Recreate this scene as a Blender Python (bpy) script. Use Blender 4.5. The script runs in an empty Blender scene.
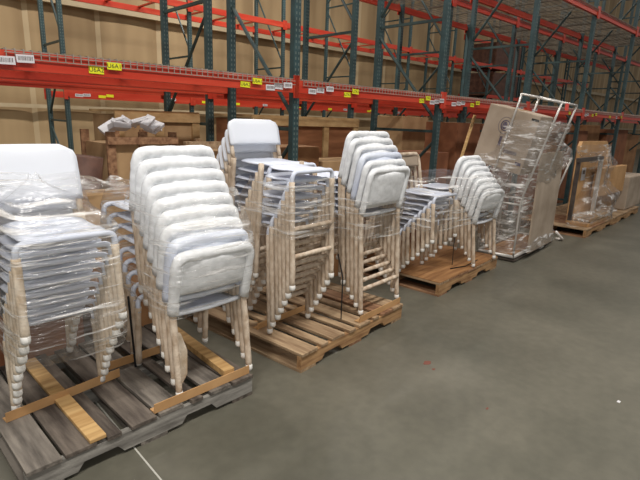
import bpy, bmesh, math, random
from mathutils import Vector, Matrix
random.seed(7)
PI = math.pi
scene = bpy.context.scene
COL = scene.collection

# ------------------------------------------------------------------ materials
def lin(c):
    out = []
    for v in c:
        v /= 255.0
        out.append(v/12.92 if v <= 0.04045 else ((v+0.055)/1.055)**2.4)
    return (out[0], out[1], out[2], 1.0)

def nodes_of(name):
    m = bpy.data.materials.new(name); m.use_nodes = True
    nt = m.node_tree
    for n in list(nt.nodes): nt.nodes.remove(n)
    out = nt.nodes.new('ShaderNodeOutputMaterial')
    return m, nt, out

def mat(name, a, b=None, rough=0.6, scale=(8, 8, 8), metal=0.0, bump=0.0, bscale=60, detail=4, lo=0.35, hi=0.65, spec=0.4, trans=0.0):
    m, nt, out = nodes_of(name)
    p = nt.nodes.new('ShaderNodeBsdfPrincipled')
    p.inputs['Roughness'].default_value = rough
    p.inputs['Metallic'].default_value = metal
    p.inputs['Specular IOR Level'].default_value = spec
    tc = nt.nodes.new('ShaderNodeTexCoord')
    if b is None:
        p.inputs['Base Color'].default_value = lin(a)
    else:
        mp = nt.nodes.new('ShaderNodeMapping'); mp.inputs['Scale'].default_value = scale
        nt.links.new(tc.outputs['Object'], mp.inputs['Vector'])
        nz = nt.nodes.new('ShaderNodeTexNoise'); nz.inputs['Scale'].default_value = 1.0
        nz.inputs['Detail'].default_value = detail
        nt.links.new(mp.outputs['Vector'], nz.inputs['Vector'])
        cr = nt.nodes.new('ShaderNodeValToRGB')
        cr.color_ramp.elements[0].position = lo; cr.color_ramp.elements[0].color = lin(a)
        cr.color_ramp.elements[1].position = hi; cr.color_ramp.elements[1].color = lin(b)
        nt.links.new(nz.outputs['Fac'], cr.inputs['Fac'])
        nt.links.new(cr.outputs['Color'], p.inputs['Base Color'])
    if bump:
        n2 = nt.nodes.new('ShaderNodeTexNoise'); n2.inputs['Scale'].default_value = bscale
        n2.inputs['Detail'].default_value = 3
        nt.links.new(tc.outputs['Object'], n2.inputs['Vector'])
        bp = nt.nodes.new('ShaderNodeBump'); bp.inputs['Strength'].default_value = bump
        bp.inputs['Distance'].default_value = 0.01
        nt.links.new(n2.outputs['Fac'], bp.inputs['Height'])
        nt.links.new(bp.outputs['Normal'], p.inputs['Normal'])
    nt.links.new(p.outputs['BSDF'], out.inputs['Surface'])
    return m

def post_mat(name, a, hole):
    """green painted steel with two rows of punched holes on the faces"""
    m, nt, out = nodes_of(name)
    p = nt.nodes.new('ShaderNodeBsdfPrincipled'); p.inputs['Roughness'].default_value = 0.5
    tc = nt.nodes.new('ShaderNodeTexCoord'); sp = nt.nodes.new('ShaderNodeSeparateXYZ')
    nt.links.new(tc.outputs['Object'], sp.inputs[0])
    def M(op, a_, b_=None, c_=None):
        n = nt.nodes.new('ShaderNodeMath'); n.operation = op
        for i, v in enumerate((a_, b_, c_)):
            if v is None: continue
            if isinstance(v, (int, float)): n.inputs[i].default_value = v
            else: nt.links.new(v, n.inputs[i])
        return n.outputs[0]
    fz = M('ABSOLUTE', M('SUBTRACT', M('FRACT', M('MULTIPLY', sp.outputs['Z'], 1/0.0508)), 0.5))
    zin = M('LESS_THAN', fz, 0.24)
    ax = M('ABSOLUTE', sp.outputs['X'])
    xin = M('LESS_THAN', M('ABSOLUTE', M('SUBTRACT', ax, 0.019)), 0.0065)
    hol = M('MULTIPLY', zin, xin)
    nz = nt.nodes.new('ShaderNodeTexNoise'); nz.inputs['Scale'].default_value = 7
    cr = nt.nodes.new('ShaderNodeValToRGB')
    cr.color_ramp.elements[0].position = .3; cr.color_ramp.elements[0].color = lin(a)
    cr.color_ramp.elements[1].position = .75; cr.color_ramp.elements[1].color = lin([min(255, v*1.3+6) for v in a])
    nt.links.new(tc.outputs['Object'], nz.inputs['Vector']); nt.links.new(nz.outputs['Fac'], cr.inputs['Fac'])
    mx = nt.nodes.new('ShaderNodeMix'); mx.data_type = 'RGBA'
    nt.links.new(hol, mx.inputs['Factor']); nt.links.new(cr.outputs['Color'], mx.inputs['A'])
    mx.inputs['B'].default_value = lin(hole)
    nt.links.new(mx.outputs['Result'], p.inputs['Base Color'])
    nt.links.new(p.outputs['BSDF'], out.inputs['Surface'])
    return m

def film_mat(name, base=0.10, streak=0.45, scale=(3, 3, 34)):
    m, nt, out = nodes_of(name)
    tc = nt.nodes.new('ShaderNodeTexCoord')
    mp = nt.nodes.new('ShaderNodeMapping'); mp.inputs['Scale'].default_value = scale
    mp.inputs['Rotation'].default_value = (0.30, 0.42, 0)
    nt.links.new(tc.outputs['Object'], mp.inputs['Vector'])
    nz = nt.nodes.new('ShaderNodeTexNoise'); nz.inputs['Scale'].default_value = 1.0; nz.inputs['Detail'].default_value = 3
    nz.inputs['Distortion'].default_value = 0.5
    nt.links.new(mp.outputs['Vector'], nz.inputs['Vector'])
    mr = nt.nodes.new('ShaderNodeMapRange')
    mr.inputs['From Min'].default_value = 0.53; mr.inputs['From Max'].default_value = 0.68
    mr.inputs['To Min'].default_value = base; mr.inputs['To Max'].default_value = base+streak  # milky film layers, plus glints painted in as white streaks
    nt.links.new(nz.outputs['Fac'], mr.inputs['Value'])
    p = nt.nodes.new('ShaderNodeBsdfPrincipled')
    p.inputs['Base Color'].default_value = (0.88, 0.86, 0.83, 1)
    p.inputs['Roughness'].default_value = 0.16
    p.inputs['Specular IOR Level'].default_value = 0.9
    n2 = nt.nodes.new('ShaderNodeTexNoise'); n2.inputs['Scale'].default_value = 1.0; n2.inputs['Detail'].default_value = 4
    m2 = nt.nodes.new('ShaderNodeMapping'); m2.inputs['Scale'].default_value = (9, 9, 45); m2.inputs['Rotation'].default_value = (-.3, .25, 0)
    nt.links.new(tc.outputs['Object'], m2.inputs['Vector']); nt.links.new(m2.outputs['Vector'], n2.inputs['Vector'])
    bp = nt.nodes.new('ShaderNodeBump'); bp.inputs['Strength'].default_value = 1.0; bp.inputs['Distance'].default_value = 0.02
    nt.links.new(n2.outputs['Fac'], bp.inputs['Height']); nt.links.new(bp.outputs['Normal'], p.inputs['Normal'])
    tr = nt.nodes.new('ShaderNodeBsdfTransparent'); tr.inputs['Color'].default_value = (0.985, 0.982, 0.975, 1)
    gl = nt.nodes.new('ShaderNodeBsdfGlossy'); gl.inputs['Roughness'].default_value = 0.2
    nt.links.new(bp.outputs['Normal'], gl.inputs['Normal'])
    lw = nt.nodes.new('ShaderNodeLayerWeight'); lw.inputs['Blend'].default_value = .5
    pw = nt.nodes.new('ShaderNodeMath'); pw.operation = 'POWER'; pw.inputs[1].default_value = 4.0
    nt.links.new(lw.outputs['Facing'], pw.inputs[0])
    fr = nt.nodes.new('ShaderNodeMapRange'); fr.inputs['To Min'].default_value = .09; fr.inputs['To Max'].default_value = .40
    nt.links.new(pw.outputs[0], fr.inputs['Value'])
    m1 = nt.nodes.new('ShaderNodeMixShader')
    nt.links.new(fr.outputs[0], m1.inputs[0]); nt.links.new(tr.outputs[0], m1.inputs[1]); nt.links.new(gl.outputs[0], m1.inputs[2])
    mx = nt.nodes.new('ShaderNodeMixShader')
    nt.links.new(mr.outputs[0], mx.inputs[0]); nt.links.new(m1.outputs[0], mx.inputs[1]); nt.links.new(p.outputs[0], mx.inputs[2])
    nt.links.new(mx.outputs[0], out.inputs['Surface'])
    return m

def wall_mat():
    """tan vinyl-faced insulation: shade of the drape folds painted as darker bands, pale vertical seams"""
    m, nt, out = nodes_of('tan_insulation')
    p = nt.nodes.new('ShaderNodeBsdfPrincipled'); p.inputs['Roughness'].default_value = 0.75
    tc = nt.nodes.new('ShaderNodeTexCoord'); sp = nt.nodes.new('ShaderNodeSeparateXYZ')
    nt.links.new(tc.outputs['Object'], sp.inputs[0])
    nz = nt.nodes.new('ShaderNodeTexNoise'); nz.inputs['Scale'].default_value = 1
    mp = nt.nodes.new('ShaderNodeMapping'); mp.inputs['Scale'].default_value = (1.6, 1, .25)
    nt.links.new(tc.outputs['Object'], mp.inputs['Vector']); nt.links.new(mp.outputs['Vector'], nz.inputs['Vector'])
    cr = nt.nodes.new('ShaderNodeValToRGB')
    cr.color_ramp.elements[0].position = .33; cr.color_ramp.elements[0].color = lin((146, 121, 86))
    cr.color_ramp.elements[1].position = .68; cr.color_ramp.elements[1].color = lin((184, 157, 117))
    nt.links.new(nz.outputs['Fac'], cr.inputs['Fac'])
    f = nt.nodes.new('ShaderNodeMath'); f.operation = 'MULTIPLY'; f.inputs[1].default_value = 1/1.5
    nt.links.new(sp.outputs['X'], f.inputs[0])
    g = nt.nodes.new('ShaderNodeMath'); g.operation = 'FRACT'; nt.links.new(f.outputs[0], g.inputs[0])
    l = nt.nodes.new('ShaderNodeMath'); l.operation = 'LESS_THAN'; l.inputs[1].default_value = 0.07
    nt.links.new(g.outputs[0], l.inputs[0])
    k = nt.nodes.new('ShaderNodeMath'); k.operation = 'MULTIPLY'; k.inputs[1].default_value = .5
    nt.links.new(l.outputs[0], k.inputs[0])
    mx = nt.nodes.new('ShaderNodeMix'); mx.data_type = 'RGBA'
    nt.links.new(k.outputs[0], mx.inputs['Factor']); nt.links.new(cr.outputs['Color'], mx.inputs['A'])
    mx.inputs['B'].default_value = lin((208, 188, 152))
    nt.links.new(mx.outputs['Result'], p.inputs['Base Color'])
    nt.links.new(p.outputs['BSDF'], out.inputs['Surface'])
    return m

def floor_mat():
    m, nt, out = nodes_of('sealed_concrete')
    p = nt.nodes.new('ShaderNodeBsdfPrincipled')
    tc = nt.nodes.new('ShaderNodeTexCoord')
    def nz(s, d):
        n = nt.nodes.new('ShaderNodeTexNoise'); n.inputs['Scale'].default_value = s; n.inputs['Detail'].default_value = d
        nt.links.new(tc.outputs['Object'], n.inputs['Vector']); return n
    a = nz(.9, 6); b = nz(14, 5)
    cr = nt.nodes.new('ShaderNodeValToRGB')
    cr.color_ramp.elements[0].position = .33; cr.color_ramp.elements[0].color = lin((88, 86, 75))
    cr.color_ramp.elements[1].position = .7; cr.color_ramp.elements[1].color = lin((112, 108, 95))
    nt.links.new(a.outputs['Fac'], cr.inputs['Fac'])
    c2 = nt.nodes.new('ShaderNodeValToRGB')
    c2.color_ramp.elements[0].position = .35; c2.color_ramp.elements[0].color = (.86, .86, .86, 1)
    c2.color_ramp.elements[1].position = .65; c2.color_ramp.elements[1].color = (1.0, 1.0, 1.0, 1)
    nt.links.new(b.outputs['Fac'], c2.inputs['Fac'])
    mx = nt.nodes.new('ShaderNodeMix'); mx.data_type = 'RGBA'; mx.blend_type = 'MULTIPLY'; mx.inputs['Factor'].default_value = 1
    nt.links.new(cr.outputs['Color'], mx.inputs['A']); nt.links.new(c2.outputs['Color'], mx.inputs['B'])
    nt.links.new(mx.outputs['Result'], p.inputs['Base Color'])
    p.inputs['Roughness'].default_value = 0.42; p.inputs['Specular IOR Level'].default_value = 0.35
    bp = nt.nodes.new('ShaderNodeBump'); bp.inputs['Strength'].default_value = .08
    nt.links.new(b.outputs['Fac'], bp.inputs['Height']); nt.links.new(bp.outputs['Normal'], p.inputs['Normal'])
    nt.links.new(p.outputs['BSDF'], out.inputs['Surface'])
    return m

MT = dict(
    foam=mat('white_foam_wrap', (226, 228, 230), (242, 244, 246), .55, (25, 25, 25), bump=.3, bscale=30),
    white=mat('white_plastic', (226, 230, 238), None, .4, spec=.4),
    bluewhite=mat('white_seat', (206, 213, 230), (226, 232, 244), .38, (6, 6, 6)),
    kraft=mat('brown_foam_sleeve', (176, 154, 130), (214, 198, 178), .7, (22, 22, 14), bump=.4, bscale=60),
    kraft2=mat('tan_foam_sleeve', (188, 166, 138), (222, 208, 188), .65, (18, 18, 10), bump=.4, bscale=60),
    cap=mat('white_cap', (228, 226, 220), None, .5),
    wood_grey=mat('weathered_wood', (82, 76, 70), (132, 124, 114), .85, (26, 3, 26), bump=.3, bscale=90),
    wood_grey2=mat('weathered_dark_wood', (66, 58, 52), (112, 102, 92), .85, (26, 3, 26), bump=.3, bscale=90),
    wood_new=mat('fresh_pine', (172, 134, 84), (204, 168, 114), .75, (30, 2.5, 30)),
    wood_brown=mat('pallet_oak', (128, 102, 76), (176, 150, 118), .8, (26, 3, 26), bump=.2),
    wood_red=mat('pallet_red_oak', (116, 82, 58), (162, 124, 92), .8, (26, 3, 26), bump=.2),
    stringer_brown=mat('stringer_oak', (136, 100, 66), (184, 146, 102), .8, (4, 30, 30), bump=.2),
    stringer_grey=mat('stringer_grey', (104, 100, 94), (150, 146, 138), .85, (4, 30, 30), bump=.3),
    ply=mat('plywood_sheet', (128, 88, 52), (166, 122, 78), .7, (2, 22, 22)),
    board=mat('kraft_board', (176, 134, 88), (196, 154, 106), .8, (4, 4, 4)),
    card=mat('cardboard', (132, 92, 58), (158, 116, 78), .85, (3, 3, 3)),
    card_red=mat('red_cardboard', (112, 68, 44), (140, 90, 60), .85, (3, 3, 3)),
    card_lt=mat('pale_cardboard', (156, 124, 88), (184, 152, 112), .85, (3, 3, 3)),
    card_grey=mat('grey_cardboard', (150, 134, 116), (176, 160, 142), .8, (3, 3, 3)),
    redply=mat('reddish_plywood', (120, 76, 46), (150, 100, 66), .75, (2, 2, 12)),
    pine=mat('pale_pine', (164, 130, 86), (192, 160, 114), .75, (6, 6, 12)),
    beam=mat('orange_red_paint', (186, 50, 27), (206, 76, 50), .42, (1.4, 9, 9), lo=.4, hi=.75, spec=.5),
    post=post_mat('green_rack_paint', (34, 54, 56), (96, 108, 102)),
    brace=mat('green_brace_paint', (36, 52, 52), (54, 72, 70), .5, (5, 5, 5)),
    wire=mat('zinc_wire', (150, 140, 128), (176, 168, 156), .45, (6, 6, 6), metal=.4),
    wire_shaded=mat('shaded_zinc_wire', (88, 80, 68), (112, 102, 88), .5, (6, 6, 6), metal=.3),  # same zinc wire, underside shade of the upper decks put into its colour
    yellow=mat('yellow_sticker', (226, 224, 40), None, .5),
    ink=mat('dark_ink', (44, 44, 40), None, .6),
    paper=mat('white_sticker', (214, 212, 214), None, .5),
    steel=mat('silver_tube', (176, 172, 166), (206, 202, 196), .35, (8, 8, 8), metal=.35),
    dark=mat('dark_metal', (60, 52, 48), (84, 74, 66), .5, (8, 8, 8)),
    strap=mat('black_strap', (24, 24, 26), None, .45),
    redtag=mat('red_tag', (238, 84, 72), None, .5),
    purple=mat('purple_print', (66, 56, 84), None, .7),
    greyink=mat('grey_print', (116, 106, 104), None, .7),
    darkroll=mat('dark_roll', (72, 46, 36), (98, 66, 52), .6, (8, 8, 8)),
    girt=mat('pale_girt', (176, 158, 126), (192, 174, 142), .6, (2, 2, 2)),
    bag=mat('white_plastic_bag', (216, 208, 200), (238, 232, 226), .4, (14, 14, 14), bump=1.0, bscale=22),
    scratch=mat('pale_scratch', (176, 174, 164), None, .7),
    redmark=mat('red_scuff', (120, 74, 62), None, .8),
    film=film_mat('stretch_film_heavy', .05, .80, (2.2, 2.2, 46)),
    film_lt=film_mat('stretch_film_light', .02, .60, (3, 3, 44)),
    film_tent=film_mat('stretch_film_tent', .02, .5, (4, 4, 14)),
    film_sheet=film_mat('stretch_film_sheet', .07, .72, (5, 5, 24)),
    wall=wall_mat(), floor=floor_mat(),
)

# ------------------------------------------------------------------ mesh helpers
class MB:
    def __init__(s): s.v = []; s.f = []
    def add(s, vs, fs):
        o = len(s.v); s.v += [tuple(v) for v in vs]; s.f += [tuple(i+o for i in f) for f in fs]
    def box(s, lo, hi, M=None):
        x0, y0, z0 = lo; x1, y1, z1 = hi
        vs = [Vector(p) for p in ((x0,y0,z0),(x1,y0,z0),(x1,y1,z0),(x0,y1,z0),(x0,y0,z1),(x1,y0,z1),(x1,y1,z1),(x0,y1,z1))]
        if M: vs = [M @ v for v in vs]
        s.add(vs, [(3,2,1,0),(4,5,6,7),(0,1,5,4),(1,2,6,5),(2,3,7,6),(3,0,4,7)]); return s
    def prism(s, pts, axis, a, b):
        """outline of 2-D points extruded along an axis (0 x, 1 y, 2 z) from a to b"""
        n = len(pts)
        def P(p, w):
            if axis == 0: return (w, p[0], p[1])
            if axis == 1: return (p[0], w, p[1])
            return (p[0], p[1], w)
        s.add([P(p, a) for p in pts]+[P(p, b) for p in pts],
              [tuple(range(n))[::-1], tuple(range(n, 2*n))]+[(i, (i+1) % n, n+(i+1) % n, n+i) for i in range(n)])
        return s
    def tube(s, pts, r, n=8, jit=0.0, cap=True):
        pts = [Vector(p) for p in pts]; N = len(pts); rings = []; up = None
        for i, p in enumerate(pts):
            t = (pts[min(i+1, N-1)]-pts[max(i-1, 0)]).normalized()
            if up is None:
                up = t.orthogonal().normalized()
            up = (up-t*up.dot(t))
            if up.length < 1e-6: up = t.orthogonal()
            up.normalize(); w = t.cross(up)
            rr = (r[i] if isinstance(r, (list, tuple)) else r)*(1+random.uniform(-jit, jit))
            rings.append([p+(up*math.cos(2*PI*k/n)+w*math.sin(2*PI*k/n))*rr for k in range(n)])
        vs = [v for ring in rings for v in ring]; fs = []
        for i in range(N-1):
            for k in range(n):
                fs.append((i*n+k, i*n+(k+1) % n, (i+1)*n+(k+1) % n, (i+1)*n+k))
        if cap:
            fs.append(tuple(range(n))[::-1]); fs.append(tuple((N-1)*n+k for k in range(n)))
        s.add(vs, fs); return s
    def build(s, name, m, parent=None, smooth=False, bevel=0.0):
        me = bpy.data.meshes.new(name); me.from_pydata(s.v, [], s.f); me.update()
        bm = bmesh.new(); bm.from_mesh(me); bmesh.ops.recalc_face_normals(bm, faces=bm.faces); bm.to_mesh(me); bm.free()
        if smooth:
            for p in me.polygons: p.use_smooth = True
        me.materials.append(m)
        o = bpy.data.objects.new(name, me); COL.objects.link(o)
        if parent: o.parent = parent
        if bevel:
            b = o.modifiers.new('edge', 'BEVEL'); b.width = bevel; b.segments = 2; b.limit_method = 'ANGLE'
        return o

def dens(pts, step=0.06):
    out = [Vector(pts[0])]
    for a, b in zip(pts[:-1], pts[1:]):
        a = Vector(a); b = Vector(b); n = max(1, int((b-a).length/step))
        for i in range(1, n+1): out.append(a.lerp(b, i/n))
    return out
def fillet(pts, rad, n=5):
    pts = [Vector(p) for p in pts]; out = [pts[0]]
    for i in range(1, len(pts)-1):
        a, b, c = pts[i-1], pts[i], pts[i+1]
        r = min(rad, (a-b).length*.49, (c-b).length*.49)
        p0 = b+(a-b).normalized()*r; p1 = b+(c-b).normalized()*r
        for k in range(n+1):
            t = k/n; out.append(p0*(1-t)**2+b*2*t*(1-t)+p1*t*t)
    out.append(pts[-1]); return out

def tag(o, label, cat, group=None, kind=None):
    if label: o['label'] = label
    if cat: o['category'] = cat
    if group: o['group'] = group
    if kind: o['kind'] = kind
    return o
def thing(name, label, cat, loc=(0, 0, 0), rz=0, group=None):
    o = bpy.data.objects.new(name, None); o.empty_display_size = .1; COL.objects.link(o)
    o.location = loc; o.rotation_euler = (0, 0, rz)
    return tag(o, label, cat, group)
def copy_tree(o, parent=None):
    c = o.copy(); COL.objects.link(c); c.parent = parent
    for ch in list(o.children): copy_tree(ch, c)
    return c
def structure(name, mb, m):
    o = mb.build(name, m); o['kind'] = 'structure'; return o

ORD = ['lowest', 'second', 'third', 'fourth', 'fifth', 'sixth', 'seventh', 'eighth', 'ninth', 'tenth']
def stack_word(i, n):
    if i == 0: return 'lowest'
    if i == n-1: return 'topmost'
    return ORD[i]+' from the bottom'

# ------------------------------------------------------------------ the setting
structure('floor', MB().box((-8, -6, -.1), (60, 12.6, 0)), MT['floor'])
w = MB()
N = 680; xs = [-8+68*i/N for i in range(N+1)]
vs = []; fs = []
for i, x in enumerate(xs):
    fr = (x/1.5) % 1.0
    y = 12.6-0.045*math.sin(PI*fr)**.5
    vs += [(x, y, 0), (x, y, 14)]
    if i: fs.append((2*i-2, 2*i, 2*i+1, 2*i-1))
vs += [(-8, 12.8, 0), (-8, 12.8, 14), (60, 12.8, 0), (60, 12.8, 14)]; b = 2*(N+1)
fs += [(b, b+1, b+3, b+2), (0, 1, b+1, b), (2*N, b+2, b+3, 2*N+1)]
w.add(vs, fs); structure('wall_back', w, MT['wall'])
structure('trim_1', MB().box((-8, 12.36, 3.84), (60, 12.46, 4.0)), MT['girt'])
structure('trim_2', MB().box((-8, 12.38, 1.62), (60, 12.46, 1.70)), MT['girt'])

# ------------------------------------------------------------------ pallet racks
P = 2.515
ROWS = {  # name: (front Y, rear Y, first post X, number of frames)
    'front': (3.84, 4.95, 0.725, 7),
    'middle': (5.44, 6.55, 0.725, 9),
    'rear': (9.92, 11.03, 2.95, 11),
}
H = 6.2
def frame_proto(flip, dz):
    t = thing('upright_frame', None, 'rack frame')
    for y in (0, 1.11):
        mb = MB().box((-.04, -.035, 0), (.04, .035, H))
        p = mb.build('post', MT['post'], t, bevel=.006); p.location = (0, y, 0)
        MB().box((-.075, -.06, 0), (.075, .06, .012)).build('foot_plate', MT['brace'], p)
    zs = [.12, 1.49, 2.9, 4.55, 6.1] if not dz else [.12, 1.4, 2.8, 4.7, 6.1]
    for z in zs:
        MB().box((-.016, .03, z-.018), (.016, 1.08, z+.018)).build('horizontal_brace', MT['brace'], t)
    for i in range(4):
        a, c = zs[i]+.14, zs[i+1]-.14
        up = (i % 2 == 1) ^ flip
        z0, z1 = (a, c) if up else (c, a)
        MB().tube([(0, .03, z0), (0, 1.08, z1)], .021, 6).build('diagonal_brace', MT['brace'], t)
    return t
FP = {'front': frame_proto(False, 0), 'middle': frame_proto(True, 0), 'rear': frame_proto(True, 1)}
CNT = ['first', 'second', 'third', 'fourth', 'fifth', 'sixth', 'seventh', 'eighth', 'ninth', 'tenth', 'eleventh']
for row, (y0, y1, x0, n) in ROWS.items():
    for i in range(n):
        f = FP[row] if i == 0 else copy_tree(FP[row])
        f.location = (x0+P*i-(.125 if row == 'front' and i == 0 else 0), y0, 0)
        tag(f, f'dark green upright rack frame, {CNT[i]} along the {row} rack row', 'rack frame', f'upright frames of the {row} rack row')

def beam_proto(front):
    """2.435 m step beam, outer face towards -y when front"""
    t = thing('rack_crossbeam', None, 'rack beam')
    L = P/2-.045; s = -1 if front else 1
    prof = [(-.025*s*-1, 0), (.025*s*-1, 0)]
    pts = [(s*.026, 0), (s*.026, .118), (-s*.002, .118), (-s*.002, .09), (-s*.026, .09), (-s*.026, 0)]
    MB().prism(pts, 0, -L, L).build('bar', MT['beam'], t)
    for e in (-1, 1):
        x = e*(L+.012)
        mb = MB().box((x-.03, s*.026, -.05), (x+.03, s*.034+s*.004, .16)) if s > 0 else MB().box((x-.03, -.040, -.05), (x+.03, -.026, .16))
        mb.build('connector', MT['beam'], t)
    return t
BF, BR = beam_proto(True), beam_proto(False)
first = {'f': True, 'r': True}
DECK = None
LEVEL = {0: 1.84, 1: 3.71}
beams = {}
def place_beam(row, bay, y, z, front, label, group):
    k = 'f' if front else 'r'; src = BF if front else BR
    o = src if first[k] else copy_tree(src); first[k] = False
    x0 = ROWS[row][2]
    # the bar sits against the aisle face of the posts
    o.location = (x0+P*(bay+.5), y+(-.036 if front else .036), z)
    if row == 'front' and bay == 0: o.location.x -= .0625; o.scale.x = 1.05
    tag(o, label, 'rack beam', group)
    return o
dm = MB()
L = P/2-.05
for i in range(49):
    x = -L+.01+2*(L-.01)*i/48
    dm.box((x-.0028, -.055, 0), (x+.0028, 1.14, .006))
    dm.box((x-.0028, -.075, -.055), (x+.0028, -.069, .006))
for i in range(11):
    y = -.05+1.17*i/10
    dm.box((-L, y-.003, -.006), (L, y+.003, 0))
for z in (-.054, -.02):
    dm.box((-L, -.077, z-.003), (L, -.071, z+.003))
for i in range(3):
    x = -.8+.8*i; dm.box((x-.02, 0, -.03), (x+.02, 1.09, -.006))
LVW = {0: 'lower', 1: 'upper'}
for row, (y0, y1, x0, n) in ROWS.items():
    for bay in range(n-1):
        for lv in (0, 1):
            if lv == 1 and row == 'front' and bay < 3: continue
            if lv == 1 and row == 'middle' and bay < 2: continue
            bw = f'{CNT[bay]} bay of the {row} rack row'
            beams[(row, bay, lv, 'f')] = place_beam(row, bay, y0, LEVEL[lv], True, f'orange-red aisle-side beam, {LVW[lv]} level, {bw}', f'{LVW[lv]} aisle-side beams of the {row} rack row')
            beams[(row, bay, lv, 'r')] = place_beam(row, bay, y1, LEVEL[lv], False, f'orange-red rear beam, {LVW[lv]} level, {bw}', f'{LVW[lv]} rear beams of the {row} rack row')
            if row != 'rear':
                if DECK is None:
                    d = DECK = dm.build('wire_deck', MT['wire'])
                else:
                    d = DECK.copy(); COL.objects.link(d)
                d.location = (x0+P*(bay+.5), y0, LEVEL[lv]+.126)
                if lv == 1: d.material_slots[0].link = 'OBJECT'; d.material_slots[0].material = MT['wire_shaded']
                tag(d, f'wire mesh deck on the {LVW[lv]} beams, {bw}', 'wire deck', f'{LVW[lv]} wire decks of the {row} rack row')
            elif lv == 1:
                for q in range(3):
                    if bay == 0 and q == 0:
                        s0 = MB().box((-.03, -.030, 0), (.03, 1.14, .025)).build('pallet_support', MT['beam']); s = s0
                    else:
                        s = s0.copy(); COL.objects.link(s)
                    s.location = (x0+P*bay+P*(q+.8)/3.6, y0, LEVEL[lv]+.0905)
                    tag(s, 'orange cross bar between the two upper beams of the rear rack row', 'cross bar', 'pallet supports of the rear rack row')
# extra shelf levels and dark goods in one rear bay
for z, wd in ((2.62, 'second'), (4.85, 'fourth')):
    place_beam('rear', 6, ROWS['rear'][0], z, True, f'orange-red aisle-side beam, extra {wd} level, seventh bay of the rear rack row', 'extra beams of the crowded rear bay')
    place_beam('rear', 6, ROWS['rear'][1], z, False, f'orange-red rear beam, extra {wd} level, seventh bay of the rear rack row', 'extra beams of the crowded rear bay')

# stickers glued to the beams
def sticker(parent, x, z, w, h, m, text=None, off=-.031, tilt=0):
    o = MB().box((-w/2, -.0012, -h/2), (w/2, .0012, h/2)).build('location_label' if m is MT['yellow'] else 'barcode_label', m, parent)
    o.location = (x, off, z); o.rotation_euler = (0, tilt, 0)
    if m is MT['yellow']:
        if text:
            cu = bpy.data.curves.new('writing', 'FONT'); cu.body = text; cu.size = .042; cu.align_x = 'CENTER'; cu.align_y = 'CENTER'
            tmp = bpy.data.objects.new('writing', cu); COL.objects.link(tmp)
            dg = bpy.context.evaluated_depsgraph_get()
            me = bpy.data.meshes.new_from_object(tmp.evaluated_get(dg)); bpy.data.objects.remove(tmp)
            me.materials.clear(); me.materials.append(MT['ink'])
            tx = bpy.data.objects.new('writing', me); COL.objects.link(tx); tx.parent = o
            tx.location = (0, -.0022, 0); tx.rotation_euler = (PI/2, 0, 0)
    else:
        mb = MB(); rnd = random.Random(int(x*100))
        xx = -w*.40
        while xx < w*.4:
            bw = rnd.choice((.002, .003, .005)); mb.box((xx, -.0022, -h*.22), (xx+bw, -.0013, h*.30)); xx += bw+rnd.choice((.003, .004))
        mb.build('barcode', MT['greyink'], o)
    return o
def stick_on(row, lv, X, z, m, text=None, w=.098, h=.05):
    x0 = ROWS[row][2]; bay = int((X-x0)//P)
    b = beams.get((row, bay, lv, 'f'))
    if b is None: return
    off = -.1075 + .036 if z > 1.90 else -.031   # high stickers sit over the wire lip of the deck
    if z > 1.885: off = -.047
    sticker(b, (X-b.location.x)/b.scale.x, z-LEVEL[lv], w, h, m, text, off, random.uniform(-.05, .05))
for X, z in ((.777, 1.893), (.887, 1.913), (2.893, 1.868), (2.99, 1.884), (3.09, 1.9), (3.421, 1.866), (3.531, 1.882), (3.65, 1.902),
             (5.43+.08, 1.858), (5.61, 1.872), (5.70, 1.887), (6.02, 1.858), (6.14, 1.872), (6.25, 1.885), (7.95, 1.866), (8.06, 1.884), (8.5, 1.866), (8.6, 1.884), (10.95, 1.866), (11.06, 1.88), (12.9, 1.87)):
    stick_on('front', 0, X, z, MT['paper'])
for X, z, t in ((1.335, 1.883, 'U6A2'), (1.458, 1.919, 'U6A1'), (2.613, 1.876, 'U6A2'), (2.733, 1.911, 'U6A1'), (3.929, 1.862, 'U7A2'), (4.036, 1.9, 'U7A1'),
                (5.28, 1.866, 'U7A2'), (5.39, 1.902, 'U7A1'), (6.5, 1.866, 'U8A2'), (6.62, 1.9, 'U8A1'), (10.1, 1.878, 'U9A1'), (11.35, 1.87, 'U9A2'), (11.5, 1.895, 'U9A1'), (12.45, 1.87, 'U9A1'), (13.2, 1.887, 'U9A2')):
    stick_on('front', 0, X, z, MT['yellow'], t)
for X, z, c in ((2.268, 1.867, 'y'), (2.378, 1.895, 'y'), (2.56, 1.869, 'w'), (2.68, 1.88, 'w'), (3.146, 1.868, 'w'), (3.28, 1.88, 'w'), (3.56, 1.866, 'y'), (3.70, 1.889, 'y'),
                (4.9, 1.87, 'w'), (5.0, 1.885, 'w'), (5.75, 1.87, 'y'), (5.85, 1.89, 'y'), (6.6, 1.87, 'y'), (7.4, 1.88, 'w'), (8.4, 1.87, 'y'), (8.5, 1.89, 'y'), (9.6, 1.87, 'y'), (10.2, 1.88, 'w'), (11.2, 1.87, 'y'), (11.3, 1.89, 'y'), (12.6, 1.88, 'w')):
    stick_on('rear', 0, X, z, MT['yellow'] if c == 'y' else MT['paper'], None, .13, .05)

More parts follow.
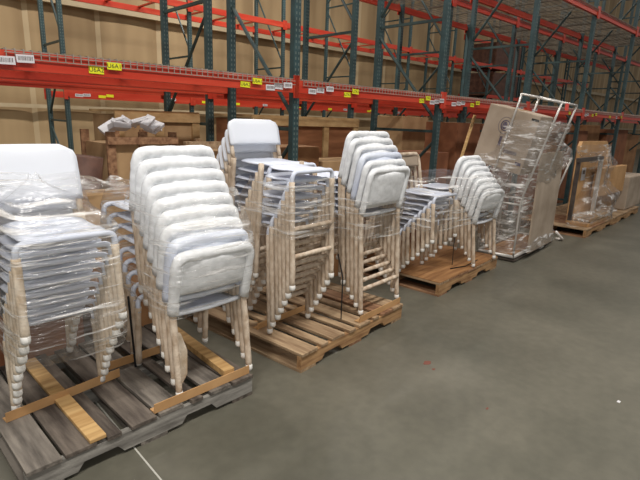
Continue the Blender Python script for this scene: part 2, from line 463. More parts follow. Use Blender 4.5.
# ------------------------------------------------------------------ pallets
def pallet(label, loc, rz, wx, dy, deckm, strm, nboards, skip=(), deck_sheet=None, grp=None):
    t = thing('wooden_pallet', label, 'pallet', loc, rz, grp)
    def notched(y0):
        pts = [(0, .02)]
        for c in (.26, .70):
            a, b_ = wx*c-.11, wx*c+.11
            a, b_ = wx*c-wx*.09, wx*c+wx*.09
            pts += [(a, .02), (a+.03, .058), (b_-.03, .058), (b_, .02)]
        pts += [(wx, .02), (wx, .112), (0, .112)]
        return MB().prism(pts, 1, y0, y0+.038)
    for y0 in (0, dy/2-.019, dy-.038):
        notched(y0).build('stringer', strm, t)
    bw = wx/nboards
    for i in range(nboards):
        g = random.uniform(.006, .02) if i not in skip else bw*.55
        a = bw*i+g*.5; b_ = bw*(i+1)-g*.5
        if i == 0: a = 0
        if i == nboards-1: b_ = wx
        MB().box((a, random.uniform(-.012, .0), .113), (b_, dy+random.uniform(0, .012), .134)).build('deck_board', random.choice(deckm), t, bevel=.002)
    for c in (0.0, .42, .88):
        MB().box((wx*c, 0, 0), (wx*c+wx*.12, dy, .019)).build('bottom_board', random.choice(deckm), t)
    if deck_sheet:
        MB().box((0, 0, .135), (wx, dy, .142)).build('top_sheet', deck_sheet, t)
    return t
Z0 = .143
pallet('grey weathered pallet under the two nearest chair stacks', (.327, 2.067, 0), math.radians(2.8), 1.19, 1.05, [MT['wood_grey'], MT['wood_grey2'], MT['wood_grey']], MT['stringer_grey'], 8, skip=(2, 5))
pallet('brown slatted pallet under three stacks of tall seats', (1.898, 2.125, 0), math.radians(6.8), 1.25, 1.28, [MT['wood_brown'], MT['wood_red'], MT['wood_brown']], MT['stringer_brown'], 8, skip=(1, 3, 5))
pallet('brown pallet topped with a plywood sheet under two low chair stacks', (3.842, 2.37, 0), math.radians(5.5), 1.38, 1.05, [MT['wood_brown'], MT['wood_red']], MT['stringer_brown'], 7, deck_sheet=MT['ply'])
pallet('brown pallet under the film-covered cardboard panels', (7.80, 2.42, 0), math.radians(3), 1.75, 1.05, [MT['wood_red'], MT['wood_brown']], MT['stringer_brown'], 7)
pallet('brown pallet beyond the film-covered cardboard panels', (9.6, 2.52, 0), math.radians(3), 1.6, 1.05, [MT['wood_brown']], MT['stringer_brown'], 7)

def strip(label, a, b, h=.05, z=.136, name='edge_protector'):
    a = Vector((a[0], a[1], 0)); b = Vector((b[0], b[1], 0)); d = b-a; L_ = d.length; ang = math.atan2(d.y, d.x)
    mb = MB().box((0, 0, 0), (L_, .005, h)); mb.box((0, .005, 0), (L_, .05, .005))
    o = mb.build(name, MT['board']); o.location = (a.x, a.y, z); o.rotation_euler = (0, 0, ang)
    return tag(o, label, 'edge protector', None)
strip('brown kraft angle strip in front of the nearest front-facing chair stack', (.345, 2.49), (.92, 2.575))
strip('brown kraft angle strip along the pallet edge below the puffy-backed chair stack', (.91, 2.11), (1.505, 2.14))
strip('brown kraft angle strip further back between the two nearest chair stacks', (.89, 2.685), (1.22, 2.70))
strip('brown kraft angle strip in front of the bar chair stack with bare white back', (1.90, 2.60), (2.40, 2.66), .045)
strip('brown kraft angle strip at the feet of the tall backward-facing bar chairs', (2.56, 2.222), (3.13, 2.29), .05)
def plank(label, a, b, wd, m, z=.136, th=.02):
    a = Vector((a[0], a[1], 0)); b = Vector((b[0], b[1], 0)); d = b-a; ang = math.atan2(d.y, d.x)
    o = MB().box((0, -wd/2, 0), (d.length, wd/2, th)).build('loose_board', m, bevel=.003)
    o.location = (a.x, a.y, z); o.rotation_euler = (0, 0, ang)
    return tag(o, label, 'board')
plank('new yellow pine board lying along the grey pallet', (.625, 2.075), (.575, 3.08), .075, MT['wood_new'])
plank('tan timber lying under the puffy-backed chair stack', (1.40, 2.19), (1.42, 2.92), .07, MT['wood_new'], th=.04)

# ------------------------------------------------------------------ chairs
def sheet(mb, hw, z0, z1, rad, ycurve, th, puff=0.0, nx=14, nz=9, jit=0.0):
    """upright rounded panel in x/z, leaning along ycurve(z); a closed shell with thickness th (+ puff in the middle)"""
    front = []; back = []
    for j in range(nz+1):
        v = j/nz; z = z0+(z1-z0)*v
        d = max(0.0, z-(z1-rad)); inset = rad-math.sqrt(max(0.0, rad*rad-d*d)) if d > 0 else 0
        h = hw-inset*.999
        for i in range(nx+1):
            u = 2*i/nx-1; x = u*h
            edge = (1-abs(u)**6)*(1-abs(2*v-1)**6)
            t = th*.5*(.35+.65*edge)+puff*edge+random.uniform(-jit, jit)*edge
            y = ycurve(z)+.018*(1-u*u)
            front.append((x, y-t, z)); back.append((x, y+t, z))
    W = nx+1; n = len(front); fs = []
    for j in range(nz):
        for i in range(nx):
            a = j*W+i; fs.append((a, a+1, a+W+1, a+W)); fs.append((n+a, n+a+W, n+a+W+1, n+a+1))
    for i in range(nx):
        fs.append((i, n+i, n+i+1, i+1)); a = nz*W+i; fs.append((a, a+1, n+a+1, n+a))
    for j in range(nz):
        a = j*W; fs.append((a, a+W, n+a+W, n+a)); a = j*W+nx; fs.append((a, n+a, n+a+W, a+W))
    mb.add(front+back, fs)
def seat_mesh(hw, y0, y1, z, th=.018, n=10):
    """rounded seat pan with a rolled front lip"""
    mb = MB(); rows = []
    prof = []
    for j in range(n+1):
        y = y0+(y1-y0)*j/n
        dz = -.022*max(0, 1-j/2.0)**2 - .012*math.sin(PI*j/n)
        prof.append((y, z+dz))
    def width(y):
        d = max(0, (y0+.05)-y); e = max(0, y-(y1-.05)); q = max(d, e)
        return hw-(.05-math.sqrt(max(0, .05**2-q*q)))*.98
    W = 9; top = []; bot = []
    for y, zz in prof:
        h = width(y)
        for i in range(W):
            u = 2*i/(W-1)-1
            r = .006*(abs(u)**8)
            top.append((u*h, y, zz-r)); bot.append((u*h*.985, y, zz-th+r))
    m = len(top); fs = []
    for j in range(n):
        for i in range(W-1):
            a = j*W+i; fs.append((a, a+1, a+W+1, a+W)); fs.append((m+a, m+a+W, m+a+W+1, m+a+1))
    for i in range(W-1):
        fs.append((i, m+i, m+i+1, i+1)); a = n*W+i; fs.append((a, a+1, m+a+1, m+a))
    for j in range(n):
        a = j*W; fs.append((a, a+W, m+a+W, m+a)); a = j*W+W-1; fs.append((a, m+a, m+a+W, a+W))
    mb.add(top+bot, fs); return mb

def chair(name, cat, sh, bh, hw, back, tubes, frame, foam_r, stretch, fil=.075, dep=.40, panel=(.2, .0), seatm=None, flush=False):
    """front faces -y.  sh seat height, bh back top height (None for a stool), hw half width between the tubes"""
    t = thing(name, None, cat)
    yf, yr = -dep/2, dep/2-.01
    sm = seatm or MT['bluewhite']
    seat_mesh(hw-.021, yf+.0, yr-.012, sh+.012).build('seat', sm, t, smooth=True)
    # front apron tube with rounded corners
    MB().tube(fillet([(-hw, yf-.005, sh-.10), (-hw, yf-.012, sh-.012), (hw, yf-.012, sh-.012), (hw, yf-.005, sh-.10)], .05), .0145, 8).build('seat_frame', sm, t, smooth=True)
    if frame is MT['foam']:
        MB().tube(dens([(-hw+.02, yr-.014, sh+.004), (0, yr-.004, sh+.0), (hw-.02, yr-.014, sh+.004)], .05), .015, 8).build('seat_rim', MT['white'], t, smooth=True)
    for s in (-1, 1):
        o = MB().tube(dens([(s*hw*1.02, yf-.035, .012), (s*hw, yf-.008, sh-.07)], .05), .019, 8, jit=.12).build('leg', tubes, t, smooth=True)
        MB().tube([(s*hw*1.02, yf-.036, 0), (s*hw*1.02, yf-.035, .012), (s*hw*1.02, yf-.034, .035), (s*hw*1.02, yf-.034, .04)], [.016, .021, .02, .012], 8).build('foot_cap', MT['cap'], o, smooth=True)
        top = (s*hw, yr+.005, sh+.02)
        o = MB().tube(dens([(s*hw*1.02, yr+.055, .012), top], .05), .019, 8, jit=.12).build('leg', tubes, t, smooth=True)
        MB().tube([(s*hw*1.02, yr+.056, 0), (s*hw*1.02, yr+.055, .012), (s*hw*1.02, yr+.054, .035), (s*hw*1.02, yr+.054, .04)], [.016, .021, .02, .012], 8).build('foot_cap', MT['cap'], o, smooth=True)
    for z in stretch:
        MB().tube(dens([(-hw, yf-.03+.02*z, z), (hw, yf-.03+.02*z, z)], .05), .0165, 8, jit=.1).build('stretcher', tubes, t, smooth=True)
    if stretch:
        MB().tube(dens([(-hw, yr+.05, .2), (hw, yr+.05, .2)], .05), .0165, 8, jit=.1).build('stretcher', tubes, t, smooth=True)
    if bh:
        lean = lambda z: yr+.005+.075*max(0, (z-sh))/(bh-sh)
        tb = bh-foam_r-(.045 if flush else 0)
        fr = [Vector((-hw, lean(sh+.02), sh+.02)), Vector((-hw, lean(tb), tb)), Vector((hw, lean(tb), tb)), Vector((hw, lean(sh+.02), sh+.02))]
        MB().tube(dens(fillet(fr, fil, 6), .035), foam_r, 9, jit=.07 if foam_r > .016 else 0).build('back_frame', frame, t, smooth=True)
        mb = MB()
        if flush: sheet(mb, hw+.016, bh-panel[0], bh+.004, .075, lambda z: lean(z)-.012, .046)
        else: sheet(mb, hw-.012, bh-panel[0], bh-foam_r*1.4, .06, lean, .022, panel[1], jit=.003 if panel[1] else 0)
        mb.build('backrest', back, t, smooth=True)
    return t

STACKS = {}
def stack(proto, n, loc, rz, dfwd, dz, label, group, jitter=.006):
    """nest n copies; each one sits dfwd further forward (towards its own front) and dz higher"""
    rnd = random.Random(hash(group) & 0 or len(group)*7+n); fw = Vector((math.sin(rz), -math.cos(rz), 0)); out = []
    for i in range(n):
        o = proto if i == 0 else copy_tree(proto)
        p = Vector(loc)+fw*dfwd*i+Vector((rnd.uniform(-jitter, jitter), 0, dz*i)); o.location = p
        o.rotation_euler = (0, 0, rz+rnd.uniform(-.012, .012))
        tag(o, label.format(stack_word(i, n)), proto['category'], group)
        out.append(o)
    STACKS[group] = out
    return out

c = chair('stacking_chair', 'chair', .44, .80, .205, MT['white'], MT['kraft2'], MT['kraft2'], .016, (), panel=(.27, 0), flush=True)
stack(c, 9, (.60, 2.80, Z0+.001), math.radians(2), .042, .0605, '{} white chair of the nearest front-facing stack wrapped in clear film', 'chairs of the film-wrapped front-facing stack')
c = chair('stacking_chair', 'chair', .44, .80, .222, MT['foam'], MT['kraft'], MT['foam'], .030, (), fil=.06, panel=(.24, .004))
stack(c, 9, (1.28, 2.40, Z0+.001), PI+math.radians(2), .045, .0612, '{} puffy foam-backed chair of the backward-facing stack on the grey pallet', 'foam-backed chairs of the nearest backward-facing stack')
c = chair('bar_chair', 'bar chair', .76, 1.06, .232, MT['white'], MT['kraft'], MT['kraft'], .0165, (.36,), panel=(.19, 0), flush=True)
A = stack(c, 7, (2.29, 3.17, Z0+.001), math.radians(4), .036, .062, '{} bar chair of the stack with bare smooth white backs', 'bar chairs of the front-facing stack')
c = chair('bar_stool', 'bar stool', .77, None, .19, MT['white'], MT['kraft'], MT['white'], .016, (.40, .22), dep=.28)
stack(c, 7, (2.10, 2.68, Z0+.001), math.radians(5), .036, .062, '{} stool of the backless stack before the bare white chair back', 'stools of the middle stack')
c = chair('bar_chair', 'bar chair', .76, 1.125, .25, MT['foam'], MT['kraft'], MT['foam'], .024, (.36,), fil=.06, panel=(.30, .002))
stack(c, 6, (2.90, 2.585, Z0+.001), PI+math.radians(5), .044, .051, '{} padded grey-white bar chair of the tall backward-facing stack', 'padded bar chairs of the backward-facing stack')
c = chair('stacking_chair', 'chair', .44, .80, .205, MT['card_grey'], MT['kraft'], MT['kraft'], .018, (), panel=(.14, 0))
stack(c, 8, (3.98, 3.06, .147), math.radians(3), .05, .052, '{} brown-sleeved chair of the front-facing stack on the plywood-topped pallet', 'brown-sleeved chairs of the plywood pallet')
c = chair('stacking_chair', 'chair', .44, .80, .24, MT['foam'], MT['kraft'], MT['foam'], .026, (), fil=.1, panel=(.22, .004))
stack(c, 7, (4.80, 2.70, .147), PI+math.radians(3), .05, .055, '{} foam-backed chair of the backward-facing stack beside the tube cart', 'foam-backed chairs of the plywood pallet')


# one chair of each padded stack came without its foam: bare blue-white back
for g_, k_, lab in (('foam-backed chairs of the nearest backward-facing stack', 1, 'chair with bare blue-white back, second from bottom of the nearest puffy foam-backed stack'),
                    ('padded bar chairs of the backward-facing stack', 2, 'bar chair with bare blue-white back in the tall padded stack, third from bottom')):
    o = STACKS[g_][k_]; o['label'] = lab
    for ch in o.children:
        if ch.name.startswith(('backrest', 'back_frame')):
            ch.material_slots[0].link = 'OBJECT'; ch.material_slots[0].material = MT['bluewhite']
# ------------------------------------------------------------------ stretch film
def world_verts(objs):
    out = []
    def rec(o, M):
        M = M @ o.matrix_basis
        if o.type == 'MESH': out.extend(M @ v.co for v in o.data.vertices)
        for ch in o.children: rec(ch, M)
    for o in objs: rec(o, Matrix.Identity(4))
    return out
def hull2(pts):
    pts = sorted(set((round(p[0], 4), round(p[1], 4)) for p in pts))
    def half(ps):
        h = []
        for p in ps:
            while len(h) > 1 and (h[-1][0]-h[-2][0])*(p[1]-h[-2][1])-(h[-1][1]-h[-2][1])*(p[0]-h[-2][0]) <= 0: h.pop()
            h.append(p)
        return h[:-1]
    return half(pts)+half(pts[::-1])
def ray_r(h, c, a):
    dx, dy = math.cos(a), math.sin(a); best = 0
    for (x0, y0), (x1, y1) in zip(h, h[1:]+h[:1]):
        ex, ey = x1-x0, y1-y0; den = dx*ey-dy*ex
        if abs(den) < 1e-9: continue
        t = ((x0-c[0])*ey-(y0-c[1])*ex)/den; s_ = ((x0-c[0])*dy-(y0-c[1])*dx)/den
        if t > 0 and -1e-6 <= s_ <= 1+1e-6: best = max(best, t)
    return best
def film(label, pts, z0, z1, m, pad=.012, step=.035, slab=.09, jit=.010, n=72, seed=1, group=None, tilt=0.0):
    rnd = random.Random(seed)
    P2 = [(p.x, p.y, p.z) for p in pts]
    sel = [p for p in P2 if z0-.1 <= p[2] <= z1+.1]
    cx = (min(p[0] for p in sel)+max(p[0] for p in sel))/2; cy = (min(p[1] for p in sel)+max(p[1] for p in sel))/2
    K = int((z1-z0)/step)+1; R = []
    for k in range(K):
        z = z0+(z1-z0)*k/(K-1); s_ = slab
        q = [p for p in sel if abs(p[2]-z) < s_]
        while len(q) < 12: s_ *= 1.5; q = [p for p in sel if abs(p[2]-z) < s_]
        h = hull2(q)
        R.append([ray_r(h, (cx, cy), 2*PI*i/n)+pad for i in range(n)])
    for _ in range(2):   # film bridges hollows: smooth along z, never going inside
        R2 = [r[:] for r in R]
        for k in range(1, K-1):
            for i in range(n): R2[k][i] = max(R[k][i], (R[k-1][i]+R[k+1][i])/2)
        R = R2
    for _ in range(2):
        R = [[.5*R[k][i]+.15*(R[k][i-1]+R[k][(i+1) % n])+.1*(R[max(0, k-1)][i]+R[min(K-1, k+1)][i])+.001 for i in range(n)] for k in range(K)]
    ph = [rnd.uniform(0, 6.28) for _ in range(8)]
    vs = []; fs = []
    for k in range(K):
        z = z0+(z1-z0)*k/(K-1)
        for i in range(n):
            a = 2*PI*i/n
            r = R[k][i]+jit*(.5*math.sin(5*a+ph[0]+k*1.7)*math.sin(k*.9+ph[1])+.5*rnd.random())
            zz = z+.012*math.sin(3*a+ph[2]+k)+tilt*math.cos(a-ph[3])*(.05)
            vs.append((cx+r*math.cos(a), cy+r*math.sin(a), zz))
        if k:
            for i in range(n):
                j = (i+1) % n; fs.append(((k-1)*n+i, (k-1)*n+j, k*n+j, k*n+i))
    mb = MB(); mb.add(vs, fs); o = mb.build('stretch_film', m, smooth=True)
    return tag(o, label, 'plastic film', group)
G = STACKS
film('clear wrinkled stretch film around the nearest front-facing chair stack', world_verts(G['chairs of the film-wrapped front-facing stack']), .50, 1.30, MT['film'], seed=3, jit=.014)
film('clear stretch film band around the nearest puffy foam-backed stack', world_verts(G['foam-backed chairs of the nearest backward-facing stack']), .60, 1.20, MT['film_lt'], seed=5)
film('clear stretch film band around the stools of the middle stack', world_verts(G['stools of the middle stack']), .85, 1.22, MT['film_lt'], seed=8)
film('clear stretch film band around the tall padded bar chair stack', world_verts(G['padded bar chairs of the backward-facing stack']), .72, 1.02, MT['film_lt'], seed=9)
film('clear stretch film around both chair stacks of the plywood-topped pallet', world_verts(G['foam-backed chairs of the plywood pallet']+G['brown-sleeved chairs of the plywood pallet']), .62, 1.10, MT['film_lt'], seed=11)

def strap(label, pts, w=.012):
    mb = MB()
    for a, b_ in zip(pts[:-1], pts[1:]):
        a = Vector(a); b_ = Vector(b_); d = (b_-a).normalized(); s_ = d.cross(Vector((0, 1, 0))).normalized()*w/2
        if s_.length < 1e-5: s_ = Vector((w/2, 0, 0))
        u = d.cross(s_).normalized()*.001
        vs = [a-s_-u, a+s_-u, a+s_+u, a-s_+u, b_-s_-u, b_+s_-u, b_+s_+u, b_-s_+u]
        mb.add(vs, [(0,1,2,3),(4,7,6,5),(0,4,5,1),(1,5,6,2),(2,6,7,3),(3,7,4,0)])
    o = mb.build('plastic_strap', MT['strap']); return tag(o, label, 'strap')
strap('black plastic strap hanging between the stools and the tall padded chairs', [(2.50, 2.36, .137), (2.52, 2.38, .46), (2.54, 2.46, .62)])
strap('black plastic strap standing between the two nearest chair stacks', [(1.03, 2.62, .137), (1.02, 2.64, .58)])
strap('black plastic strap lying bent on the plywood pallet top', [(4.30, 2.55, .150), (4.52, 2.50, .150), (4.85, 2.55, .150)])
strap('black plastic strap upright by the rear of the plywood pallet', [(4.45, 2.62, .145), (4.44, 2.62, .5)])

# hanging foam scrap under the nearest backward-facing chair
mb = MB(); prof = [(.0, .34), (.05, .33), (.085, .22), (.08, .08), (.03, .0), (-.01, .06), (.01, .2)]
mb.prism(prof, 1, 0, .035); o = mb.build('foam_scrap', MT['kraft2'], bevel=.012); o.location = (1.075, 2.215, Z0+.0)
tag(o, 'crumpled tan foam scrap standing at the foot of the puffy-backed stack', 'foam scrap')

# ------------------------------------------------------------------ tube cart with leaning carton
ct = thing('tube_cart', 'silver tube cart wrapped in film between chairs and cardboard panels', 'cart', (5.62, 2.50, 0), math.radians(6))
def T(pts, r=.0125): return MB().tube(pts, r, 8)
LX, LY = 1.45, .44
T(fillet([(0, 0, .06), (LX, 0, .06), (LX, LY, .06), (0, LY, .06), (0, 0, .06)], .02, 2), .022).build('base_frame', MT['steel'], ct, smooth=True)
MB().box((.02, .02, .04), (LX-.02, LY-.02, .052)).build('base_tray', MT['ply'], ct)
MB().box((-.03, -.03, .012), (LX+.03, LY+.03, .03)).build('base_skirt', MT['dark'], ct)
for x in (.08, LX-.08):
    for y in (.05, LY-.05):
        MB().tube([(x, y-.012, .02), (x, y+.012, .02)], .02, 10).build('caster', MT['dark'], ct)
top = {}
for x in (0, .62, LX):
    for y in (0, LY):
        tz = 1.86 if x < LX else 1.2
        p1 = (x, y, .74); p2 = (x+.03, y-.28*(tz-.74)/1.1, tz+ (y*.22))
        T(dens(fillet([(x, y, .06), p1, p2], .1), .2)).build('post', MT['steel'], ct, smooth=True); top[(x, y)] = p2
for y in (0, LY):
    T([(0, y, .70), (LX, y, .70)]).build('side_rail', MT['steel'], ct, smooth=True)
    T([top[(0, y)], top[(.62, y)]]).build('top_rail', MT['steel'], ct, smooth=True)
for x in (0, .62):
    T([top[(x, 0)], top[(x, LY)]]).build('top_rail', MT['steel'], ct, smooth=True)
    T([(x, 0, .70), (x, LY, .70)]).build('cross_rail', MT['steel'], ct, smooth=True)
MB().box((-.02, -.008, -.075), (.09, .0, 0)).build('red_tag', MT['redtag'], ct).location = (top[(0, 0)][0]+.10, top[(0, 0)][1]-.018, top[(0, 0)][2]+.0)
# carton: end face towards the camera, leaning about the cart's long axis
cb = thing('large_carton', 'large leaning grey-brown carton with purple round mark wrapped on tube cart', 'carton', (5.64, 2.66, .95), math.radians(6))
cb.rotation_euler = (math.radians(13), 0, math.radians(6))
MB().box((.03, -.06, .10), (.50, .56, .80)).build('carton_body', MT['card_grey'], cb, bevel=.01)
MB().box((.03, .225, .8005), (.50, .285, .802)).build('tape', MT['card_lt'], cb)
def mark(name, y, z, ry, rz_, m, inner=0):
    k = 28; mb = MB(); vs = []; fs = []
    for i in range(k):
        a = 2*PI*i/k; vs.append((.0285, y+ry*math.cos(a), z+rz_*math.sin(a)))
    if inner:
        for i in range(k):
            a = 2*PI*i/k; vs.append((.0285, y+(ry-inner)*math.cos(a), z+(rz_-inner)*math.sin(a)))
        fs = [(i, (i+1) % k, k+(i+1) % k, k+i) for i in range(k)]
    else: fs = [tuple(range(k))]
    mb.add(vs, fs); return mb.build(name, m, cb)
mark('ring_mark', .30, .60, .085, .10, MT['greyink'], .008)
mark('ring_mark', .30, .60, .055, .065, MT['purple'], .012)
mark('oval_mark', .305, .60, .028, .045, MT['purple'])
MB().box((.0275, .285, .36), (.0290, .315, .47)).build('text_block', MT['purple'], cb)
MB().box((.0275, .06, .30), (.0290, .22, .34)).build('text_block', MT['greyink'], cb)
MB().box((.0275, -.03, .20), (.0290, .04, .235)).build('text_block', MT['purple'], cb)
MB().box((.0275, -.055, .73), (.0290, .03, .755)).build('tape_scrap', MT['ink'], cb)
c2 = thing('tall_cardboard_sheet', 'grey-brown cardboard sheet wrapped against the aisle side of the tube cart', 'cardboard', (5.87, 2.44, .08), math.radians(6))
MB().box((0, -.012, 0), (.92, .012, 1.22)).build('sheet_board', MT['card_grey'], c2)
film('clear stretch film around the tube cart and its leaning carton', world_verts([ct, cb, c2]), .10, 1.66, MT['film_sheet'], step=.05, slab=.12, seed=21, jit=.03, pad=.02)
o = MB().tube(fillet([(7.12, 2.60, .16), (7.25, 2.55, .05), (7.34, 2.58, .02), (7.30, 2.66, .02)], .05), .018, 7, jit=.3).build('film_tail', MT['bag'], smooth=True)
tag(o, 'twisted white tail of stretch film on floor beside the tube cart', 'plastic film')

# ------------------------------------------------------------------ film-covered cardboard panels
g = []
p = thing('cardboard_panel', 'large tan cardboard panel with sloped corners standing on far pallet', 'cardboard', (8.08, 2.78, .136), math.radians(1))
MB().prism([(0, 0), (2.2, 0), (2.2, .48), (1.25, 1.27), (.05, 1.27), (0, 1.2)], 1, 0, .05).build('panel_board', MT['board'], p)
MB().box((.22, -.003, .66), (.40, -.001, .86)).build('label_sheet', MT['paper'], p)
MB().box((.26, -.0045, .76), (.36, -.003, .82)).build('label_print', MT['greyink'], p); g.append(p)
p = thing('flat_carton', 'tan carton leaning before the sloped half of the large cardboard panel', 'carton', (8.80, 2.66, .50), math.radians(1))
MB().box((0, 0, 0), (1.46, .10, .48)).build('carton_body', MT['board'], p, bevel=.01)
MB().box((0, -.002, .22), (1.42, -.0005, .26)).build('tape', MT['board'], p); g.append(p)
p = thing('angle_frame', 'grey metal corner frame standing in front of the tan carton', 'metal frame', (7.60, 2.60, .16), math.radians(2))
MB().box((0, 0, .96), (1.16, .05, 1.02)).build('top_bar', MT['dark'], p)
MB().box((1.09, 0, 0), (1.16, .05, .96)).build('upright_bar', MT['steel'], p)
MB().box((0.02, 0, .10), (.07, .05, .96)).build('upright_bar', MT['dark'], p); g.append(p)
for i, (z, dx, m, lab) in enumerate(((.136, 0, 'board', 'flat tan board, lower of two lying on far pallet under film'), (.20, .1, 'card_lt', 'flat tan board, upper of two lying on far pallet under film'))):
    o = MB().box((0, 0, 0), (1.1, .30, .055)).build('flat_board', MT[m], bevel=.005); o.location = (7.98+dx, 2.46, z); o.rotation_euler = (0, 0, math.radians(3))
    tag(o, lab, 'board'); g.append(o)
rp = random.Random(9)
nx, ny = 44, 14; hf = [[rp.random() for _ in range(ny+1)] for _ in range(nx+1)]
mb = MB(); vs = []
for i in range(nx+1):
    for j in range(ny+1):
        u, v = i/nx, j/ny; bump_ = .16*math.sin(PI*u)**.3*math.sin(PI*min(1, v*.8+.15))*(.55+.45*math.sin(7*u+2*v))
        vs.append((7.82+1.62*u+rp.uniform(-.012, .012), 2.44+.30*v+.04*u, .20+bump_+.05*hf[i][j]))
mb.add(vs, [(i*(ny+1)+j, (i+1)*(ny+1)+j, (i+1)*(ny+1)+j+1, i*(ny+1)+j+1) for i in range(nx) for j in range(ny)])
o = mb.build('film_heap', MT['film_sheet'])
tag(o, 'crumpled whitish film heap lying on the boards of the far pallet', 'plastic film')
film('clear stretch film tent over the cardboard panels on the far pallet', world_verts(g), .16, 1.36, MT['film_tent'], step=.06, slab=.1, seed=31, jit=.05, pad=.03)
p = thing('wrapped_carton', 'pale wrapped carton standing on the pallet beyond the cardboard panels', 'carton', (10.35, 2.62, .136), math.radians(3))
MB().box((0, 0, 0), (1.2, .8, .62)).build('carton_body', MT['card_grey'], p, bevel=.02); MB().box((0, .36, .621), (1.2, .42, .6225)).build('tape', MT['card_lt'], p)

# ------------------------------------------------------------------ goods under the racks
def carton(label, x, y, z, w_, d, h, m, rz=0, tape='card_lt'):
    t = thing('carton', label, 'carton', (x, y, z), math.radians(rz))
    MB().box((0, 0, 0), (w_, d, h)).build('carton_body', MT[m], t, bevel=.008)
    MB().box((0, d/2-.03, h+.0005), (w_, d/2+.03, h+.002)).build('tape', MT[tape], t)
    return t
def open_crate(label, x, y, w_, d, h, rz=0, posts=3, rails=((.86, 1.0),), panel='card', fm='wood_red', base=0.0):
    t = thing('wooden_crate', label, 'crate', (x, y, base), math.radians(rz))
    MB().box((.03, .03, .02), (w_-.03, d-.03, h*.93)).build('crate_panel', MT[panel], t)
    for i in range(posts):
        xx = (w_-.07)*i/(posts-1)
        for yy in (0, d-.02):
            MB().box((xx, yy-.0, 0), (xx+.07, yy+.028, h)).build('crate_post', MT[fm], t)
    for a, b_ in rails:
        MB().box((0, -.024, h*a), (w_, .0, h*b_)).build('crate_rail', MT[fm], t)
    return t
# low cartons just behind the pallets
carton('brown carton on the floor behind the nearest front-facing stack', .35, 3.32, 0, .62, .42, .52, 'card_red')
carton('brown carton on the floor behind the nearest puffy-backed stack', 1.05, 3.42, 0, .60, .38, .55, 'card')
carton('tall reddish carton standing behind the bar chair stacks', 1.95, 3.46, 0, 1.0, .32, .98, 'card_red', 2)
carton('tall brown carton standing behind the padded bar chairs', 3.30, 3.40, 0, .8, .36, .80, 'card')
carton('brown carton standing behind the plywood-topped pallet', 4.60, 3.50, 0, .85, .28, .62, 'card_red')
open_crate('open brown crate with upright posts topped by white papers', 1.50, 4.12, .62, .6, 1.44, 1, 3, ((.93, .97),), 'card_lt', 'wood_red')
open_crate('long brown crate with pale side behind the puffy-backed stack', 2.18, 4.10, .88, .55, 1.36, 0, 3, ((.95, 1.0), (.72, .76)), 'card_lt', 'wood_brown')
carton('reddish carton beside the open brown crate', 1.02, 4.25, 0, .42, .5, 1.22, 'card_red', 3)
rp = random.Random(5)
for i in range(11):
    q = i/10; w_, d_, h_ = rp.uniform(.05, .08), rp.uniform(.035, .06), rp.uniform(.012, .025)
    o = MB().box((-w_, -d_, -h_), (w_, d_, h_)).build('paper_packet', MT['paper'], bevel=.003)
    o.location = (1.60+.40*q, 4.26+rp.uniform(-.08, .08), 1.45+.07*math.sin(PI*q)+rp.uniform(0, .02)); o.rotation_euler = (rp.uniform(-.6, .6), rp.uniform(-.6, .6), rp.uniform(-1, 1))
    tag(o, 'white paper packet heaped on top of the open brown crate', 'paper', 'white packets on the open crate')
o = MB().tube(fillet([(1.28, 3.98, .02), (1.22, 4.02, .7), (1.28, 4.0, 1.26)], .2), [.13]*8, 12, jit=.03).build('dark_roll', MT['darkroll'], smooth=True)
tag(o, 'dark brown upright roll behind the nearest front-facing stack', 'roll')
o = MB().tube(dens([(1.02, 3.70, 1.06), (1.2, 3.66, 1.07), (1.45, 3.68, 1.06), (1.66, 3.72, 1.05)], .05), [.03]+[.05+.012*((i*7) % 4) for i in range(12)]+[.03]*6, 10, jit=.25).build('plastic_bag', MT['film_sheet'], smooth=True)
tag(o, 'crumpled clear plastic bag lying on cartons behind the near stacks', 'bag')
carton('tall pale carton supporting the crumpled plastic bag', 1.10, 3.62, 0, .60, .24, 1.02, 'card_lt', 0)
carton('brown carton at the edge of view beyond the white chair back', .35, 4.9, 0, .35, .5, 1.42, 'card_red', 8)
# big crate with pale frame under the middle rack
def framed_crate(label, x, y, w_, d, h, nx, rz=0, pm='redply'):
    t = thing('framed_crate', label, 'crate', (x, y, 0), math.radians(rz))
    MB().box((.03, .03, .1), (w_-.03, d-.03, h-.03)).build('plywood_panel', MT[pm], t)
    for i in range(nx+1):
        xx = (w_-.1)*i/nx
        MB().box((xx, 0, .1), (xx+.1, .03, h-.1)).build('frame_stud', MT['pine'], t)
    for z in (.1, h*.52, h-.1):
        MB().box((0, -.012, z), (w_, .02, z+.1)).build('frame_rail', MT['pine'], t)
    MB().box((0, 0, h), (w_, d, h+.025)).build('crate_lid', MT['pine'], t)
    for i in range(3):
        yy = (d-.1)*i/2; MB().box((0, yy, 0), (w_, yy+.1, .1)).build('skid', MT['pine'], t)
    return t
framed_crate('reddish plywood crate with pale frame behind the first green post', 3.55, 4.98, 1.9, .9, 1.60, 3)
framed_crate('long plywood crate with pale lid under the middle rack', 2.15, 5.62, 1.05, .8, 1.60, 2, pm='card_lt')
framed_crate('plywood crate with pale frame behind the padded bar chairs', 5.95, 6.75, 1.6, .9, 1.35, 3)
carton('tan carton before the framed plywood crate', 3.45, 4.30, 0, .62, .5, 1.28, 'card', 3)
carton('flat pale carton beside the tan carton under the front rack', 4.12, 4.32, 0, .75, .5, 1.10, 'card_lt', -2)
carton('brown carton under the front rack behind the padded bar chairs', 5.1, 4.35, 0, .55, .5, 1.05, 'card', 2)
carton('brown carton stacked behind the brown-sleeved chairs', 6.05, 4.3, 0, .75, .55, 1.16, 'card_red', -3)
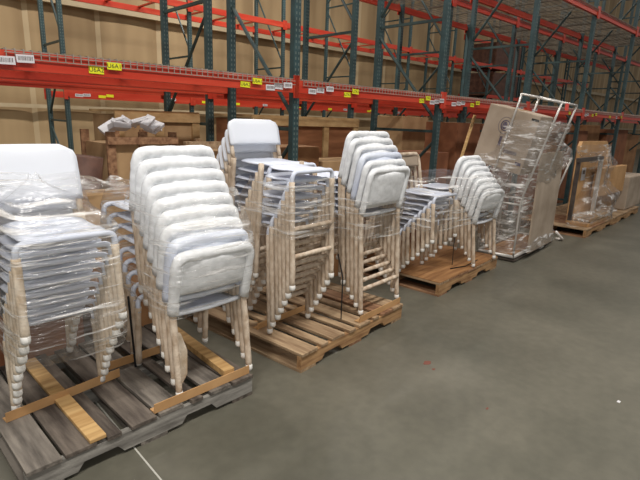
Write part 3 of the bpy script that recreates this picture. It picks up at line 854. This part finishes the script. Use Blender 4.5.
carton('reddish carton leaning by the pole behind the plywood pallet', 7.05, 4.3, 0, .75, .6, 1.62, 'card_red', 2)
carton('pale carton standing behind the reddish carton by the pole', 7.2, 5.5, 0, .8, .6, 1.70, 'card_lt', 2)
o = MB().tube([(6.6, 4.18, 0.02), (7.0, 4.0, 1.74)], .025, 8).build('wooden_pole', MT['wood_new'], smooth=True)
tag(o, 'yellowish wooden pole leaning under the front rack near the tube cart', 'pole')
# row of tall cardboard under the far bays
names = [('first', 'card_red', 1.62), ('second', 'card', 1.70), ('third', 'card_red', 1.55), ('fourth', 'card', 1.68), ('fifth', 'card_red', 1.6), ('sixth', 'card', 1.5)]
x = 8.6
for i, (nm, m, h) in enumerate(names):
    ww = [1.3, .75, 1.15, .9, 1.6, 1.4][i]
    carton(f'tall reddish-brown carton under the far front rack, {nm} beyond the tube cart', x, 4.05+.12*(i % 2), 0, ww, .8, h, m, random.uniform(-2, 2)); x += ww+.16
carton('dark brown carton on the second level of the crowded rear bay', 18.4, 9.87, 2.739, 2.0, 1.2, .85, 'darkroll')
carton('dark brown carton on the upper level of the crowded rear bay', 18.4, 9.87, 3.8295, 2.0, 1.2, .85, 'darkroll')
carton('reddish carton on the lower level of the crowded rear bay', 18.5, 9.87, 1.959, 1.7, 1.2, .60, 'card_red')

# ------------------------------------------------------------------ marks on the floor
o = MB().box((-.004, 0, 0), (.004, 2.6, .001)).build('floor_scratch', MT['scratch']); o.location = (.795, 1.0, 0); o['kind'] = 'structure'
for x, y, s_ in ((2.66, 1.68, .045), (2.47, 1.13, .016), (2.62, 1.6, .02)):
    k = 9; pts = [(s_*random.uniform(.5, 1.2)*math.cos(2*PI*i/k), .5*s_*random.uniform(.5, 1.2)*math.sin(2*PI*i/k)) for i in range(k)]
    o = MB().prism(pts, 2, 0, .001).build('floor_mark', MT['redmark']); o.location = (x, y, 0); o['kind'] = 'structure'
o = MB().box((-.012, -.008, 0), (.012, .008, .003)).build('paper_scrap', MT['paper']); o.location = (3.16, .64, 0)
tag(o, 'tiny white paper scrap lying on the open concrete floor', 'paper scrap')

# ------------------------------------------------------------------ camera
f, VX, VZ = 487.0, Vector((530, -102, 487)), Vector((-70, 1960, 487))
Zc = -VZ.normalized(); Xc = VX.normalized(); Xc = (Xc-Zc*Xc.dot(Zc)).normalized(); Yc = Zc.cross(Xc)
W2C = Matrix((Xc, Yc, Zc))                    # rows: world axes in camera coordinates (x right, y down, z forward)
R = W2C @ Matrix(((1, 0, 0), (0, -1, 0), (0, 0, -1)))
cam = bpy.data.cameras.new('camera'); co = bpy.data.objects.new('camera', cam); COL.objects.link(co)
cam.sensor_width = 36; cam.lens = 36*f/640; cam.clip_end = 200
co.matrix_world = Matrix.Translation((0, 0, 1.6)) @ R.to_4x4()
scene.camera = co

# ------------------------------------------------------------------ light
def area(name, loc, sx, sy, power, col=(1, .96, .91), rot=(0, 0, 0)):
    l = bpy.data.lights.new(name, 'AREA'); l.shape = 'RECTANGLE'; l.size = sx; l.size_y = sy; l.energy = power; l.color = col
    o = bpy.data.objects.new(name, l); COL.objects.link(o); o.location = loc; o.rotation_euler = rot; return o
for i, x in enumerate((-2.5, 2.5, 7.5, 13, 19, 26)):
    area('ceiling_lamp', (x, -.6, 7.6), 2.6, .5, (425, 320, 150, 70, 60, 60)[i])
for i, x in enumerate((1, 7, 13, 20)):
    area('ceiling_lamp', (x, 8.2, 7.6), 2.6, .5, (360, 420, 110, 60)[i])
area('camera_flash', (.05, 0, 1.68), .09, .06, 16, (1, .97, .94)).matrix_world = Matrix.Translation((.05, 0, 1.68)) @ R.to_4x4()
wd = bpy.data.worlds.new('world'); scene.world = wd; wd.use_nodes = True
bg = wd.node_tree.nodes['Background']; bg.inputs[0].default_value = (1, .97, .94, 1); bg.inputs[1].default_value = .24
scene.view_settings.view_transform = 'Standard'; scene.view_settings.look = 'None'
scene.view_settings.gamma = 1.0; scene.view_settings.use_curve_mapping = False
scene.view_settings.exposure = 0.0
scene.cycles.transparent_max_bounces = 24
